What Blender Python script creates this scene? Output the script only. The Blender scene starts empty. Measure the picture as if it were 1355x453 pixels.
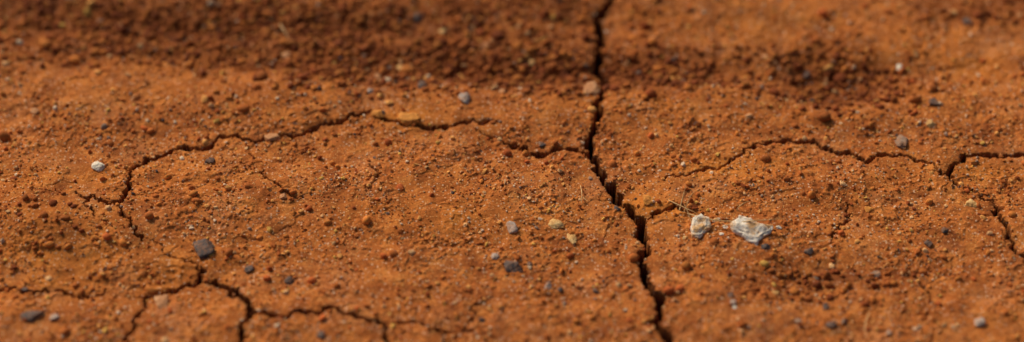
import bpy, math, random
import numpy as np
from mathutils import Vector, Matrix, noise as mnoise
rng=np.random.default_rng(7); random.seed(7)
sc=bpy.context.scene
# ------------------------------------------------------------------ camera
PITCH=math.radians(43); DIST=1.42; LENS=85.0; SENS=36.0
cam_pos=np.array([0,-DIST*math.cos(PITCH),DIST*math.sin(PITCH)])
fw=np.array([0,math.cos(PITCH),-math.sin(PITCH)]); rt=np.array([1.,0,0]); up=np.cross(rt,fw)
K=SENS/LENS/1355.0
# ------------------------------------------------------------------ noise
_perm=rng.permutation(4096); _ang=rng.random(4096)*2*np.pi
_gx=np.cos(_ang); _gy=np.sin(_ang)
def gnoise(x,y,s=0):
    xi=np.floor(x).astype(np.int64); yi=np.floor(y).astype(np.int64)
    fx=x-xi; fy=y-yi
    u=fx*fx*fx*(fx*(fx*6-15)+10); v=fy*fy*fy*(fy*(fy*6-15)+10)
    def g(ix,iy,dx,dy):
        h=_perm[(_perm[(ix+s*131)&4095]+iy)&4095]
        return _gx[h]*dx+_gy[h]*dy
    a=g(xi,yi,fx,fy); b=g(xi+1,yi,fx-1,fy); c=g(xi,yi+1,fx,fy-1); d=g(xi+1,yi+1,fx-1,fy-1)
    return ((a+(b-a)*u)*(1-v)+(c+(d-c)*u)*v)*1.5
def sstep(a,b,x):
    t=np.clip((x-a)/(b-a),0,1); return t*t*(3-2*t)
# ------------------------------------------------------------------ macro relief (metres)
def flat(u,v,z=0.0):
    d=fw+rt*(u-677.5)*K+up*(226.5-v)*K
    t=(z-cam_pos[2])/d[2]; return cam_pos+d*t
def G(x,y,cx,cy,sx,sy): return np.exp(-((x-cx)/sx)**2-((y-cy)/sy)**2)
_b=[ (flat(300,35),.34,.018,-.005),(flat(760,95),.22,.014,-.007),(flat(560,75),.2,.016,-.004),
     (flat(1110,114),.032,.020,-.011),(flat(250,110),.3,.02,.003),(flat(900,150),.3,.018,.003),
     (flat(60,300),.035,.03,.006),(flat(1080,375),.04,.018,-.005),(flat(420,250),.12,.04,.002),
     (flat(110,380),.10,.02,-.003),(flat(1180,250),.08,.03,.002),(flat(950,400),.05,.02,.002)]
def macro(x,y):
    z=0*x
    for p,sx,sy,a in _b: z=z+a*G(x,y,p[0],p[1],sx,sy)
    fade=np.exp(-(np.maximum(np.abs(x)-.4,0)/.3)**2-(np.maximum(np.abs(y)-.3,0)/.3)**2)
    z=z*fade
    z=z+.0025*gnoise(x/.09+5,y/.06+3,1)+.03*gnoise(x/3.1,y/3.1,2)*(1-fade)
    return z
def site(u,v):
    z=0.0
    for _ in range(6):
        p=flat(u,v,z); z=float(macro(np.array([p[0]]),np.array([p[1]]))[0])
    return np.array([p[0],p[1],z])
# ------------------------------------------------------------------ crack survey (u,v measured on photo, w mm half width, depth mm)
cracks=[
 ([(822,-60),(812,-25),(808,0),(798,15),(794,40),(797,60),(791,85),(801,105),(797,130),(793,150),(786,175),(781,195),(790,215),(798,237),(813,256),(831,273),(847,289),(846,310),(848,340),(852,362),(862,385),(870,410),(878,440),(884,462),(890,500),(880,540)],2.0,32),
 ([(100,255),(125,259),(148,268),(163,262),(172,245),(178,222),(195,210),(225,201),(260,198),(285,187),(320,183),(345,186),(365,182),(395,180),(425,165),(455,160),(480,149),(505,155),(530,160),(560,170),(590,170),(620,163),(660,160)],1.1,14),
 ([(148,268),(165,285),(180,303),(188,318)],.8,7),([(188,318),(215,325),(240,343),(262,352),(268,372)],.35,2),
 ([(668,190),(690,196),(710,203),(735,197),(760,198),(781,203)],1.25,14),([(635,176),(655,182),(668,190)],.4,3),
 ([(858,290),(875,281),(895,275),(920,280)],1.0,9),([(920,280),(950,292),(990,298)],.4,3),
 ([(905,232),(930,225),(965,213),(985,205)],.7,6),([(985,205),(1000,193),(1020,186),(1050,188),(1085,192),(1115,203),(1145,215),(1170,206),(1200,207)],1.0,12),
 ([(1200,207),(1225,215),(1245,230),(1258,236)],.7,6),([(880,240),(905,232)],.35,2),
 ([(1430,215),(1385,203),(1355,205),(1310,205),(1275,213),(1258,225),(1258,238)],1.25,14),
 ([(1258,238),(1275,248),(1300,258),(1315,268)],.5,4),([(1315,268),(1325,290),(1340,325),(1358,342),(1390,360)],1.2,12),
 ([(190,392),(215,390),(240,383),(265,375)],.85,9),([(265,375),(300,382),(330,405),(355,418),(400,413),(440,407),(475,420),(510,432)],1.15,13),
 ([(510,432),(560,430),(610,432),(650,436)],.5,5),
 ([(268,356),(266,366),(265,375)],1.1,9),([(330,405),(320,430),(318,455),(312,490)],1.2,13),([(300,380),(306,392),(330,405)],.9,8),
 ([(190,392),(182,420),(168,453),(160,490)],.8,7),([(-60,380),(0,383),(30,388),(60,384),(95,390),(120,395),(140,385)],.65,6),
 ([(512,432),(512,453),(518,490)],1.0,8),([(580,430),(585,445),(600,455)],.5,4),([(615,432),(625,405),(655,390)],.45,3),
 ([(350,225),(358,240),(375,254),(403,262)],.5,4),([(1100,322),(1113,305),(1110,298),(1127,283)],.5,4),
 ([(1205,355),(1215,372),(1230,385),(1238,405)],.5,3),([(490,218),(500,228),(497,240)],.35,2.5),([(120,262),(112,270),(125,285)],.45,3),
 ([(1120,265),(1122,285),(1118,296)],.35,2.5),
]
# ------------------------------------------------------------------ terrain grid: dense core, stretching out to the horizon
X0,X1,Y0,Y1=-.40,.40,-.25,.28
NX,NY=1800,1150
cx=np.linspace(X0,X1,NX); cy=np.linspace(Y0,Y1,NY)
ext=[];e=.0006;t=0
while t<300: t+=e; ext.append(t); e*=1.35
ext=np.array(ext)
gx=np.concatenate([X0-ext[::-1],cx,X1+ext]); gy=np.concatenate([Y0-ext[::-1],cy,Y1+ext])
o=len(ext)
XX,YY=np.meshgrid(gx,gy)   # rows = y
CX=XX[o:o+NY,o:o+NX]; CY=YY[o:o+NY,o:o+NX]
H=macro(XX,YY)
det=np.zeros_like(CX)
def zone(list_):
    m=np.zeros_like(CX)
    for u,v,sx,sy,a in list_:
        p=flat(u,v); m=np.maximum(m,a*G(CX,CY,p[0],p[1],sx,sy))
    return m
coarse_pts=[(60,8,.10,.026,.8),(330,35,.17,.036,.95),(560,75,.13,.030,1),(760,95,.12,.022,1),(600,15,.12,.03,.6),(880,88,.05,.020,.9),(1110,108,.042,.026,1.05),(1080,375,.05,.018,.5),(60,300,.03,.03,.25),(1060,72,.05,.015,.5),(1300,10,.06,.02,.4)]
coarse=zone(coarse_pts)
coarse=np.clip(coarse*(1+.6*gnoise(CX/.02,CY/.015,9)+.4*gnoise(CX/.006,CY/.006,10)),0,1)  # coarse loose soil; also the mask for the trough shade in the colours
bright=zone([(60,335,.045,.03,.7),(870,275,.03,.012,.9),(541,158,.02,.008,1),(120,240,.05,.015,.5),(450,70,.05,.012,.3),(960,225,.035,.01,.8),(250,110,.2,.02,.3),(900,140,.12,.015,.35),(230,360,.06,.02,.4),(1250,80,.08,.03,.5),(560,290,.05,.02,.35),(1290,225,.04,.01,.5),(1000,20,.08,.02,.4)])
bright=np.clip(bright*(1+.9*gnoise(CX/.02,CY/.02,51)),0,1)
for wl,am,sd in [(.045,.0020,11),(.022,.0016,12),(.011,.00072,13),(.0055,.00038,14),(.0028,.00024,15),(.0015,.00016,16)]:
    qx=CX+.004*gnoise(CX/.013,CY/.013,sd+60); qy=CY+.004*gnoise(CX/.013,CY/.013,sd+61)
    n=gnoise(qx/wl+sd,qy/wl+2*sd,sd)
    k=1+ (0.9*coarse if wl<.012 else 0)
    mod=.6+.7*gnoise(CX/.04+sd,CY/.04,sd+30)
    det+=am*n*k*np.clip(mod,.12,1.6)
pm=sstep(.0,.45,gnoise(CX/.03,CY/.024,22))
b=gnoise(CX/.0042,CY/.0042,21)+.5*gnoise(CX/.0021,CY/.0021,20)
det+=.0007*pm*sstep(.0,.5,b)-.0004*pm*sstep(.2,.8,-b)
cr=gnoise(CX/.03+.3*gnoise(CX/.006,CY/.006,23),CY/.022+.3*gnoise(CX/.006,CY/.006,24),25)
det+=.0005*sstep(.08,.13,cr)-.0004*sstep(.30,.36,cr)
wx=CX+.0010*gnoise(CX/.0052,CY/.0052,31)+.0008*gnoise(CX/.0022,CY/.0022,32)+.0005*gnoise(CX/.0012,CY/.0012,35)
wy=CY+.0011*gnoise(CX/.0052,CY/.0052,33)+.0008*gnoise(CX/.0022,CY/.0022,34)+.0005*gnoise(CX/.0012,CY/.0012,36)
cut=np.zeros_like(CX); lip=np.zeros_like(CX)
def fractal(pts,n=3,amp=.12):
    pts=[np.array(p) for p in pts]
    for _ in range(n):
        out=[pts[0]]
        for a,b in zip(pts[:-1],pts[1:]):
            d=b-a; m=(a+b)/2+np.array([-d[1],d[0]])*random.uniform(-amp,amp)*1.3
            out+= [m,b]
        pts=out
    return pts
dx=(X1-X0)/(NX-1); dy=(Y1-Y0)/(NY-1)
for pts,w,dep in cracks:
    P=fractal([site(*p)[:2] for p in pts],3,.20)
    w*=.001; dep*=.001; R=w*2+.005
    nseg=len(P)-1
    for i in range(nseg):
        a,b_=P[i],P[i+1]; f=(i+.5)/nseg
        ww=w*(.88+.30*math.sin(i*.9+w*9e3)+.28*random.uniform(-1,1))
        if w<.0019: ww*=min(1,.35+4*min(f,1-f+.08))
        i0=int((min(a[0],b_[0])-R-X0)/dx); i1=int((max(a[0],b_[0])+R-X0)/dx)+2
        j0=int((min(a[1],b_[1])-R-Y0)/dy); j1=int((max(a[1],b_[1])+R-Y0)/dy)+2
        i0=max(i0,0); j0=max(j0,0); i1=min(i1,NX); j1=min(j1,NY)
        if i1<=i0 or j1<=j0: continue
        sx=wx[j0:j1,i0:i1]; sy=wy[j0:j1,i0:i1]; d=b_-a; L=max(d@d,1e-12)
        t=np.clip(((sx-a[0])*d[0]+(sy-a[1])*d[1])/L,0,1)
        D=np.hypot(sx-a[0]-t*d[0],sy-a[1]-t*d[1])
        c=dep*(1-sstep(.7*ww,1.1*ww+.0001,D))
        cut[j0:j1,i0:i1]=np.maximum(cut[j0:j1,i0:i1],c)
        l=np.exp(-((D-ww)/(.5*w+.0008))**2)*min(1,w/.0013)
        lip[j0:j1,i0:i1]=np.maximum(lip[j0:j1,i0:i1],l)
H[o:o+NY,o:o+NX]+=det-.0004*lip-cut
rows,cols_=H.shape
HC=H[o:o+NY,o:o+NX]
def hs(x,y):
    i=np.clip(((x-X0)/dx).round().astype(int),0,NX-1); j=np.clip(((y-Y0)/dy).round().astype(int),0,NY-1)
    return HC[j,i],cut[j,i],coarse[j,i]
def mesh_np(name,verts,faces,k,smooth=True):
    me=bpy.data.meshes.new(name); nf=len(faces)
    me.vertices.add(len(verts)); me.vertices.foreach_set("co",np.asarray(verts,dtype=np.float32).ravel())
    me.loops.add(nf*k); me.loops.foreach_set("vertex_index",np.asarray(faces,dtype=np.int32).ravel())
    me.polygons.add(nf); me.polygons.foreach_set("loop_start",np.arange(0,nf*k,k,dtype=np.int32))
    me.polygons.foreach_set("loop_total",np.full(nf,k,dtype=np.int32))
    me.polygons.foreach_set("use_smooth",np.full(nf,smooth,dtype=bool))
    me.update(calc_edges=True); ob=bpy.data.objects.new(name,me); sc.collection.objects.link(ob); return ob
V=np.stack([XX,YY,H],-1).reshape(-1,3)
idx=np.arange(rows*cols_).reshape(rows,cols_)
F=np.stack([idx[:-1,:-1],idx[:-1,1:],idx[1:,1:],idx[1:,:-1]],-1).reshape(-1,4)
ground=mesh_np("cracked_soil_ground",V,F,4)
def addf(ob,name,core):
    arr=np.zeros_like(H); arr[o:o+NY,o:o+NX]=core
    a=ob.data.attributes.new(name,'FLOAT','POINT'); a.data.foreach_set("value",arr.astype(np.float32).ravel())
addf(ground,"loose_shade",coarse); addf(ground,"clay",bright)
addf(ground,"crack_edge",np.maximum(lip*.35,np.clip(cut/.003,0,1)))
# ------------------------------------------------------------------ materials
def newmat(n):
    m=bpy.data.materials.new(n); m.use_nodes=True; nt=m.node_tree
    return m,nt,nt.nodes,nt.links,nt.nodes["Principled BSDF"]
def noise(N,L,co,scale,detail=4,rough=.6):
    n=N.new("ShaderNodeTexNoise"); n.inputs["Scale"].default_value=scale; n.inputs["Detail"].default_value=detail; n.inputs["Roughness"].default_value=rough
    L.new(co,n.inputs["Vector"]); return n.outputs["Fac"]
def ramp(N,L,fac,stops):
    r=N.new("ShaderNodeValToRGB"); L.new(fac,r.inputs[0]); e=r.color_ramp.elements
    while len(e)<len(stops): e.new(.5)
    for k,(p,c) in enumerate(stops):
        e[k].position=p; e[k].color=(*c,1) if len(c)==3 else c
    return r.outputs[0]
def mix(N,L,fac,a,b,mode='MIX'):
    m=N.new("ShaderNodeMix"); m.data_type='RGBA'; m.blend_type=mode
    if isinstance(fac,float): m.inputs[0].default_value=fac
    else: L.new(fac,m.inputs[0])
    for s,v in ((6,a),(7,b)):
        if isinstance(v,tuple): m.inputs[s].default_value=(*v,1)
        else: L.new(v,m.inputs[s])
    return m.outputs[2]
def math_(N,L,op,a,b=None,clamp=False):
    m=N.new("ShaderNodeMath"); m.operation=op; m.use_clamp=clamp
    for s,v in ((0,a),(1,b)):
        if v is None: continue
        if isinstance(v,(int,float)): m.inputs[s].default_value=v
        else: L.new(v,m.inputs[s])
    return m.outputs[0]
def attr(N,name):
    at=N.new("ShaderNodeAttribute"); at.attribute_name=name; return at.outputs["Fac"]
m,nt,N,L,B=newmat("red_soil")
co=N.new("ShaderNodeNewGeometry").outputs["Position"]
big=noise(N,L,co,14,5,.6); mid=noise(N,L,co,75,5,.65); fine=noise(N,L,co,600,3,.7)
c1=ramp(N,L,big,[(.32,(.32,.080,.018)),(.5,(.48,.142,.028)),(.68,(.61,.21,.040))])
c2=ramp(N,L,mid,[(.30,(.20,.048,.013)),(.5,(.48,.142,.030)),(.70,(.72,.27,.060))])
c=mix(N,L,.6,c1,c2)
c3=ramp(N,L,fine,[(.3,(.68,.64,.62)),(.5,(1,1,1)),(.72,(1.32,1.4,1.47))])
c=mix(N,L,.8,c,c3,'MULTIPLY')
c=mix(N,L,math_(N,L,'MULTIPLY',attr(N,"clay"),.6),c,(.74,.25,.034))
dn=noise(N,L,co,28,4,.6); df=math_(N,L,'MULTIPLY',ramp(N,L,dn,[(.52,(0,0,0)),(.68,(1,1,1))]),.35)
c=mix(N,L,df,c,(.50,.20,.09))
pn=noise(N,L,co,45,5,.65); pf=math_(N,L,'MULTIPLY',ramp(N,L,pn,[(.53,(0,0,0)),(.70,(1,1,1))]),.7)
c=mix(N,L,pf,c,(.18,.043,.012))
for sc_,th,col,off in ((900,.20,(.74,.40,.15),0),(620,.14,(.74,.50,.32),3.1),(700,.08,(.09,.05,.04),7.7)):
    vm=N.new("ShaderNodeVectorMath"); vm.inputs[1].default_value=(off,off*.7,0); L.new(co,vm.inputs[0])
    v=N.new("ShaderNodeTexVoronoi"); v.inputs["Scale"].default_value=sc_; L.new(vm.outputs[0],v.inputs["Vector"])
    sep=N.new("ShaderNodeSeparateColor"); L.new(v.outputs["Color"],sep.inputs[0])
    sel=math_(N,L,'LESS_THAN',sep.outputs[0],th); near=math_(N,L,'LESS_THAN',v.outputs["Distance"],.38)
    c=mix(N,L,math_(N,L,'MULTIPLY',math_(N,L,'MULTIPLY',sel,near),.7),c,col)
c=mix(N,L,math_(N,L,'MULTIPLY',attr(N,"loose_shade"),.86),c,(.155,.035,.009))  # dark loose soil, with the shade of trough and hollow painted into its colour
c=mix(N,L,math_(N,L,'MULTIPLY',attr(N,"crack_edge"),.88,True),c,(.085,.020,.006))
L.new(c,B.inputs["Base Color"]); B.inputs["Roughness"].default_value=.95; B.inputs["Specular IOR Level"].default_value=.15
bh=math_(N,L,'ADD',noise(N,L,co,420,6,.75),math_(N,L,'MULTIPLY',noise(N,L,co,1400,3,.7),.5))
bp=N.new("ShaderNodeBump"); bp.inputs["Strength"].default_value=.7; bp.inputs["Distance"].default_value=.0009; L.new(bh,bp.inputs["Height"]); L.new(bp.outputs[0],B.inputs["Normal"])
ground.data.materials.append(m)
mg,nt,N,L,B=newmat("mineral_grains")
a=N.new("ShaderNodeAttribute"); a.attribute_name="pigment"
co=N.new("ShaderNodeNewGeometry").outputs["Position"]
c=mix(N,L,.7,a.outputs["Color"],ramp(N,L,noise(N,L,co,900,3,.7),[(.3,(.6,.55,.5)),(.7,(1.3,1.3,1.3))]),'MULTIPLY')
L.new(c,B.inputs["Base Color"]); B.inputs["Roughness"].default_value=.9; B.inputs["Specular IOR Level"].default_value=.2
# ------------------------------------------------------------------ grain mass
def ico(sub):
    import bmesh
    bm=bmesh.new(); bmesh.ops.create_icosphere(bm,subdivisions=sub,radius=1)
    v=np.array([x.co[:] for x in bm.verts]); f=np.array([[q.index for q in p.verts] for p in bm.faces]); bm.free(); return v,f
def mass(name,x,y,r,col,sub,sink=.3,rough=.22,smooth=False):
    v0,f0=ico(sub); n=len(x); nv=len(v0)
    z,_,_=hs(x,y)
    S=r[:,None]*np.stack([rng.uniform(.7,1.4,n),rng.uniform(.7,1.4,n),rng.uniform(.5,.95,n)],-1)
    vv=v0[None]*(1+rng.normal(0,rough,(n,nv,1)))*S[:,None]
    an=rng.random(n)*6.283; tl=rng.normal(0,.5,n)
    y1=vv[...,1]*np.cos(tl)[:,None]-vv[...,2]*np.sin(tl)[:,None]; z1=vv[...,1]*np.sin(tl)[:,None]+vv[...,2]*np.cos(tl)[:,None]
    x2=vv[...,0]*np.cos(an)[:,None]-y1*np.sin(an)[:,None]; y2=vv[...,0]*np.sin(an)[:,None]+y1*np.cos(an)[:,None]
    out=np.stack([x2+x[:,None],y2+y[:,None],z1+(z+r*sink)[:,None]],-1).reshape(-1,3)
    ff=(f0[None]+(np.arange(n)*nv)[:,None,None]).reshape(-1,3)
    ob=mesh_np(name,out,ff,3,smooth)
    at=ob.data.attributes.new("pigment",'FLOAT_COLOR','POINT')
    cc=np.concatenate([np.repeat(col,nv,0),np.ones((n*nv,1))],1).astype(np.float32); at.data.foreach_set("color",cc.ravel())
    ob.data.materials.append(mg); return ob
pal=np.array([[.45,.128,.026],[.29,.067,.015],[.60,.20,.038],[.74,.34,.09],[.72,.41,.18],[.74,.54,.36],[.10,.07,.06],[.72,.41,.09],[.37,.24,.17]])
def cols(n,p):
    p=np.array(p,float); k=rng.choice(len(pal),n,p=p/p.sum()); return np.clip(pal[k]*rng.uniform(.75,1.25,(n,1)),0,.85)
n=88000
x=rng.uniform(X0+.005,X1-.005,n); y=rng.uniform(Y0+.005,Y1-.005,n); _,ct,cm=hs(x,y)
dens=.5+.9*gnoise(x/.03,y/.03,41)
k=(ct<.0006)&(rng.random(n)<np.clip(dens,.08,1)); x,y,cm=x[k],y[k],cm[k]; n=len(x)
r=np.clip(rng.lognormal(math.log(.00046),.46,n),.0002,.0019)
mass("sand_grains",x,y,r,cols(n,[28,9,23,17,11,7,1.5,4,2.5])*(1-.35*cm[:,None]),1)  # sand in the troughs darkened, their shade carried in the pigment
n=80000
x=rng.uniform(X0+.005,X1-.005,n); y=rng.uniform(Y0+.005,Y1-.005,n); _,ct,cm=hs(x,y)
k=(ct<.0006)&(rng.random(n)<np.clip(cm*1.3-.12,.022,1)*.75); x,y,cm=x[k],y[k],cm[k]; n=len(x)
r=np.clip(rng.lognormal(math.log(.0012),.42,n),.0005,.0034)
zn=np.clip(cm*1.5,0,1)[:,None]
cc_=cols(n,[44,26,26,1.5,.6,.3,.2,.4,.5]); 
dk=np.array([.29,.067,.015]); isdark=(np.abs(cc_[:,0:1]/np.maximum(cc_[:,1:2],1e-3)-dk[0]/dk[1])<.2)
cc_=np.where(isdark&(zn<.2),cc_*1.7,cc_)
mass("soil_crumbs",x,y,r,cc_*(1-.40*zn),2,.2,.09,True)  # crumb pigment darkened in the loose zones to include the trough shade
n=1300
x=rng.uniform(X0+.005,X1-.005,n); y=rng.uniform(Y0+.005,Y1-.005,n); _,ct,cm=hs(x,y)
k=(ct<.0003); x,y=x[k],y[k]; n=len(x)
r=np.clip(rng.lognormal(math.log(.0009),.38,n),.0005,.0022)
mass("fine_gravel",x,y,r,cols(n,[24,4,26,22,13,8,1,7,3]),2,.05,.1)
# ------------------------------------------------------------------ individual stones
def stone_mat(name,a,b_,cst,stain=None,rough=.7,scale=260,dust=.5):
    m,nt,N,L,B=newmat(name); co=N.new("ShaderNodeNewGeometry").outputs["Position"]
    f=noise(N,L,co,scale,6,.7)
    c=ramp(N,L,f,[(.3,a),(.5,b_),(.7,cst)])
    if stain:
        s=ramp(N,L,noise(N,L,co,150,5,.65),[(.47,(0,0,0)),(.60,(1,1,1))]); c=mix(N,L,math_(N,L,'MULTIPLY',s,.85),c,stain)
    c=mix(N,L,math_(N,L,'MULTIPLY',ramp(N,L,noise(N,L,co,420,4,.7),[(.42,(0,0,0)),(.62,(1,1,1))]),dust),c,(.50,.18,.045))
    L.new(c,B.inputs["Base Color"]); B.inputs["Roughness"].default_value=rough; B.inputs["Specular IOR Level"].default_value=.3
    bp=N.new("ShaderNodeBump"); bp.inputs["Strength"].default_value=.8; bp.inputs["Distance"].default_value=.001
    L.new(noise(N,L,co,500,5,.7),bp.inputs["Height"]); L.new(bp.outputs[0],B.inputs["Normal"]); return m
M={'white':stone_mat("pale_quartz",(.62,.52,.38),(.84,.77,.62),(.9,.86,.74),None,.7,260,.12),
 'quartz':stone_mat("stained_quartz",(.80,.66,.46),(.90,.84,.72),(.92,.89,.82),(.78,.40,.10),.65,300,.15),
 'dark':stone_mat("dark_ironstone",(.030,.025,.026),(.065,.052,.052),(.12,.095,.09),None,.65,260,.4),
 'grey':stone_mat("grey_stone",(.18,.12,.09),(.30,.20,.14),(.42,.30,.22)),
 'tan':stone_mat("tan_stone",(.42,.18,.07),(.55,.26,.11),(.66,.38,.19)),
 'yellow':stone_mat("ochre_stone",(.60,.32,.08),(.76,.46,.16),(.82,.60,.28)),
 'orange':stone_mat("orange_clod",(.54,.19,.035),(.72,.29,.05),(.78,.38,.09),None,.9),
 'pale':stone_mat("pale_grey_stone",(.28,.22,.19),(.42,.34,.29),(.54,.46,.40))}
def stone(name,kind,u,v,wp,hp,seed,flatk=.5,rot=None,up_=.35,cuts=7,tilt=None,clear=False,rag=.13):
    r=random.Random(seed*7+1); p=site(u,v); s=np.linalg.norm(p-cam_pos)*K
    v0,f0=ico(4)
    nrm=[]
    for _ in range(cuts):
        q=np.array([r.gauss(0,1),r.gauss(0,1),r.gauss(0,1)*.7]); q/=np.linalg.norm(q); nrm.append((q,r.uniform(.42,.8)))
    rad=np.ones(len(v0))
    for q,dd in nrm:
        dp=v0@q; rad=np.where(dp>.05,np.minimum(rad,dd/np.maximum(dp,.05)),rad)
    off=Vector((seed*3.1,seed*1.7,0))
    nz=np.array([mnoise.fractal(Vector(q)*2.2+off,.7,2.1,5) for q in v0])
    vv=v0*(rad*(1+rag*nz))[:,None]
    vv-= (vv.max(0)+vv.min(0))/2
    vv/=np.ptp(vv,axis=0)/2
    W=wp*s/2; D=hp*s/2/math.sin(PITCH)*.9; Hh=min(W,D)*flatk
    vv=vv*np.array([W,D,Hh])
    an=r.uniform(-.4,.4) if rot is None else math.radians(rot)
    R=np.array([[math.cos(an),-math.sin(an),0],[math.sin(an),math.cos(an),0],[0,0,1]])
    tx=r.uniform(-.2,.2) if tilt is None else tilt; T=np.array([[1,0,0],[0,math.cos(tx),-math.sin(tx)],[0,math.sin(tx),math.cos(tx)]])
    vv=vv@(R@T).T
    zz=hs(p[0]+rng.uniform(-W,W,60)*.7,p[1]+rng.uniform(-D,D,60)*.7)[0]
    z=float(np.percentile(zz,75 if clear else 50))
    ob=mesh_np(name,vv,f0,3,True); ob.location=(p[0],p[1],z+Hh*up_)
    ob.data.materials.append(M[kind]); return ob
def slab(name,kind,outline,th,seed):
    """broken flat flake: outline measured on the ground, bevelled rim, uneven stepped top"""
    P=np.array([site(*q)[:2] for q in outline]); c=P.mean(0); Q=P-c
    v0,f0=ico(5); az=np.arctan2(v0[:,1],v0[:,0]); ca,sa=np.cos(az),np.sin(az)
    rad=np.full(len(v0),1e9)
    for i in range(len(Q)):
        a,b=Q[i],Q[(i+1)%len(Q)]; e=b-a; den=ca*e[1]-sa*e[0]; den=np.where(abs(den)<1e-12,1e-12,den)
        tt=(a[0]*e[1]-a[1]*e[0])/den; ss=np.where(abs(e[0])>abs(e[1]),(tt*ca-a[0])/(e[0]+1e-15),(tt*sa-a[1])/(e[1]+1e-15))
        ok=(tt>0)&(ss>-.02)&(ss<1.02); rad=np.where(ok,np.minimum(rad,tt),rad)
    rad=np.where(rad>1,np.median(rad),rad)
    h=np.hypot(v0[:,0],v0[:,1])
    nz=np.array([mnoise.fractal(Vector(q)*3.1+Vector((seed,0,0)),.8,2.1,5) for q in v0])
    rr=rad*np.power(np.minimum(1,h),.75)*(1+.10*nz)
    zt=np.sign(v0[:,2])*np.power(abs(v0[:,2]),.5)*th/2
    xx=rr*ca; yy=rr*sa
    top=(v0[:,2]>0)
    st=gnoise(xx/.006+seed,yy/.004,seed); zt=np.where(top,zt*(1+.45*np.floor(st*3)/3+.25*nz),zt)
    zt=zt+yy*.22-xx*.05
    zz=hs(P[:,0],P[:,1])[0]; z=float(np.percentile(zz,70))
    ob=mesh_np(name,np.stack([xx,yy,zt],-1),f0,3,True); ob.location=(c[0],c[1],z+th*.38); ob.data.materials.append(M[kind])
slab("white_quartz_stone",'quartz',[(966,303),(978,295),(992,297),(1006,303),(1022,305),(1020,312),(1008,317),(1002,326),(990,322),(980,315),(970,311)],.0042,17)
slab("stained_quartz_stone",'quartz',[(916,296),(926,291),(938,294),(941,303),(934,308),(926,316),(915,315),(914,305)],.0042,29)
S=[("white_pebble",'white',130,222,18,13),
("dark_pebble",'dark',1013,330,13,10),("dark_pebble",'dark',1070,334,13,9),("dark_pebble",'dark',271,331,26,26),("dark_pebble",'dark',330,357,15,10),
("dark_pebble",'dark',383,371,14,11),("dark_pebble",'dark',680,355,27,17),("dark_pebble",'dark',701,351,8,8),("dark_pebble",'dark',741,383,9,8),
("dark_pebble",'dark',788,385,8,8),("dark_pebble",'dark',816,278,10,8),("dark_pebble",'dark',559,115,13,12),("dark_pebble",'dark',555,24,18,13),
("dark_pebble",'dark',1279,30,14,13),("dark_pebble",'dark',1066,99,12,11),("grey_pebble",'pale',614,133,18,14),("tan_pebble",'tan',783,121,23,22),
("grey_pebble",'grey',1193,188,19,24),("white_pebble",'white',1190,91,8,9),("grey_pebble",'pale',677,302,19,15),("ochre_pebble",'yellow',736,298,22,14),
("ochre_pebble",'yellow',757,318,13,20),("tan_pebble",'tan',360,182,21,13),("tan_pebble",'yellow',1286,270,20,12),("ochre_pebble",'yellow',1231,168,14,12),
("ochre_pebble",'yellow',530,92,10,11),("ochre_pebble",'yellow',704,84,9,8),("pale_pebble",'pale',655,341,12,10),("dark_pebble",'dark',43,420,32,15),
("grey_pebble",'pale',72,420,14,10),("tan_pebble",'tan',216,402,20,24),("dark_pebble",'dark',1100,432,18,12),("grey_pebble",'pale',1296,426,18,13),
("dark_pebble",'dark',967,393,10,9),("pale_pebble",'pale',970,402,9,8),("dark_pebble",'dark',1228,325,12,10),("dark_pebble",'dark',1250,306,10,8),
("grey_pebble",'grey',1158,365,14,11),("dark_pebble",'dark',425,445,14,12),("dark_pebble",'dark',717,192,10,9),("tan_pebble",'tan',46,147,12,10),
("orange_soil_clod",'orange',541,158,30,18),("dark_pebble",'dark',1235,137,13,11),("dark_pebble",'dark',278,213,12,10),("ochre_pebble",'yellow',585,43,12,9),
("ochre_pebble",'yellow',1262,18,9,7),("dark_pebble",'dark',1093,407,12,9),("pale_pebble",'pale',725,380,10,12),("dark_pebble",'dark',891,78,10,8),
("dark_pebble",'dark',462,84,10,8),("tan_pebble",'tan',991,154,11,9),("pale_pebble",'pale',490,120,9,9),("tan_pebble",'tan',1012,76,10,8),
("grey_pebble",'grey',1056,425,12,9),("dark_pebble",'dark',33,384,10,7),("pale_pebble",'pale',811,214,7,7),("tan_pebble",'tan',665,122,10,8),
("orange_soil_clod",'orange',1150,278,12,9),("dark_pebble",'dark',921,166,8,7),("pale_pebble",'pale',1098,118,7,6),("ochre_pebble",'yellow',1026,388,10,7),
("white_pebble",'white',972,407,6,5),("tan_pebble",'tan',375,262,10,8),("tan_pebble",'tan',500,102,11,9),
("tan_pebble",'tan',380,75,14,11),("tan_pebble",'tan',298,66,12,10),("tan_pebble",'tan',645,60,12,9),("ochre_pebble",'yellow',180,418,10,7),
("orange_soil_clod",'orange',858,268,16,14),("orange_soil_clod",'orange',500,150,20,12),("quartz_chip",'quartz',948,291,13,6),("quartz_chip",'quartz',960,300,9,6),("quartz_chip",'quartz',955,310,7,5),("ochre_pebble",'yellow',907,314,9,7),("quartz_chip",'quartz',1030,303,9,5)]
for i,(nm,kd,u,v,w,h) in enumerate(S):
    stone(nm,kd,u,v,w,h,i+3,flatk=.45,up_=.22,cuts=8,rag=.16)
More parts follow.
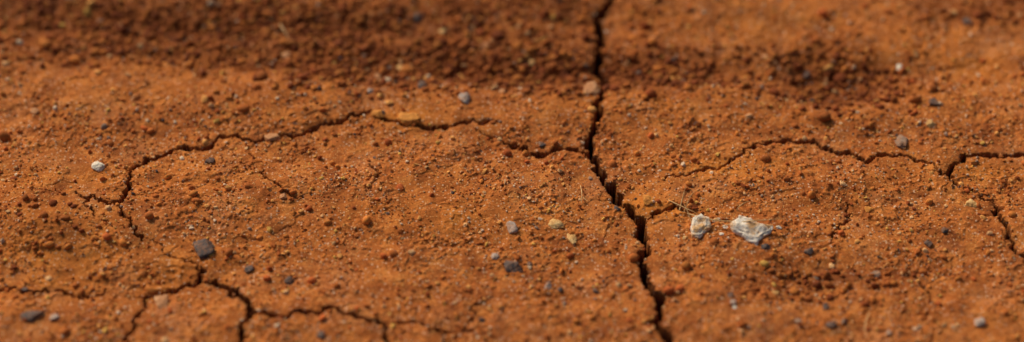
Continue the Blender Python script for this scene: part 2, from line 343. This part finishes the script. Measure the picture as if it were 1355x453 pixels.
# ------------------------------------------------------------------ dry grass stems
ms,nt,N,L,B=newmat("dry_straw"); co=N.new("ShaderNodeNewGeometry").outputs["Position"]
L.new(ramp(N,L,noise(N,L,co,300,3),[(.3,(.50,.27,.08)),(.7,(.80,.55,.24))]),B.inputs["Base Color"]); B.inputs["Roughness"].default_value=.6
stems=[([(899,281,0),(903,262,3),(906,248,8)],.35),([(905,281,0),(910,262,4),(918,254,7)],.3),([(902,278,1),(930,290,4),(962,294,3),(1000,293,3)],.35),
([(955,300,1),(975,294,5),(1000,294,6),(1040,291,2)],.3),([(884,268,0),(905,276,4),(925,284,2)],.3),([(975,278,0),(980,270,4),(992,268,2)],.3),([(1010,300,5),(1022,306,1)],.3),
([(768,247,1),(771,258,3),(769,270,1)],.3),([(770,262,1),(778,268,2)],.25),([(371,35,1),(377,43,3),(383,52,1)],.5),([(1150,415,1),(1140,430,2),(1146,446,1)],.3),
([(916,300,1),(912,286,5),(903,272,7)],.3),([(1100,318,1),(1085,320,2),(1070,323,1)],.25)]
for pts,rm in stems:
    cu=bpy.data.curves.new("dry_grass_stem",'CURVE'); cu.dimensions='3D'; cu.bevel_depth=rm*.001; cu.bevel_resolution=2; cu.resolution_u=8
    sp=cu.splines.new('NURBS'); sp.points.add(len(pts)-1); sp.use_endpoint_u=True; sp.order_u=3
    for q,(u,v,hh) in zip(sp.points,pts):
        p=site(u,v); z=float(hs(np.array([p[0]]),np.array([p[1]]))[0][0]); z=max(z,p[2]-.002)
        q.co=(p[0],p[1]-hh*.001,z+hh*.001+.0004,1); q.radius=1
    sp.points[-1].radius=.35
    ob=bpy.data.objects.new("dry_grass_stem",cu); sc.collection.objects.link(ob); cu.materials.append(ms)
# ------------------------------------------------------------------ light
EL=math.radians(36); AZ=math.radians(-38)
sd=Vector((math.sin(AZ)*math.cos(EL),math.cos(AZ)*math.cos(EL),math.sin(EL)))
ld=bpy.data.lights.new("sun",'SUN'); ld.energy=2.8; ld.angle=math.radians(1.2); ld.color=(1,.88,.71)
lo=bpy.data.objects.new("sun",ld); lo.rotation_euler=sd.to_track_quat('Z','Y').to_euler(); sc.collection.objects.link(lo)
w=bpy.data.worlds.new("World"); sc.world=w; w.use_nodes=True
sk=w.node_tree.nodes.new("ShaderNodeTexSky"); sk.sky_type='NISHITA'; sk.sun_disc=False; sk.sun_elevation=EL; sk.sun_rotation=AZ; sk.dust_density=6; sk.ozone_density=.5
w.node_tree.links.new(sk.outputs[0],w.node_tree.nodes["Background"].inputs[0]); w.node_tree.nodes["Background"].inputs[1].default_value=.065
# ------------------------------------------------------------------ camera object
cd=bpy.data.cameras.new("camera"); cd.lens=LENS; cd.sensor_width=SENS; cd.clip_start=.01; cd.clip_end=1000
cd.dof.use_dof=True; fp=flat(677,262); cd.dof.focus_distance=float((fp-cam_pos)@fw); cd.dof.aperture_fstop=1.8
cobj=bpy.data.objects.new("camera",cd); cobj.location=cam_pos; cobj.rotation_euler=(math.pi/2-PITCH,0,0)
sc.collection.objects.link(cobj); sc.camera=cobj
sc.view_settings.view_transform='Standard'; sc.view_settings.look='None'; sc.view_settings.exposure=0
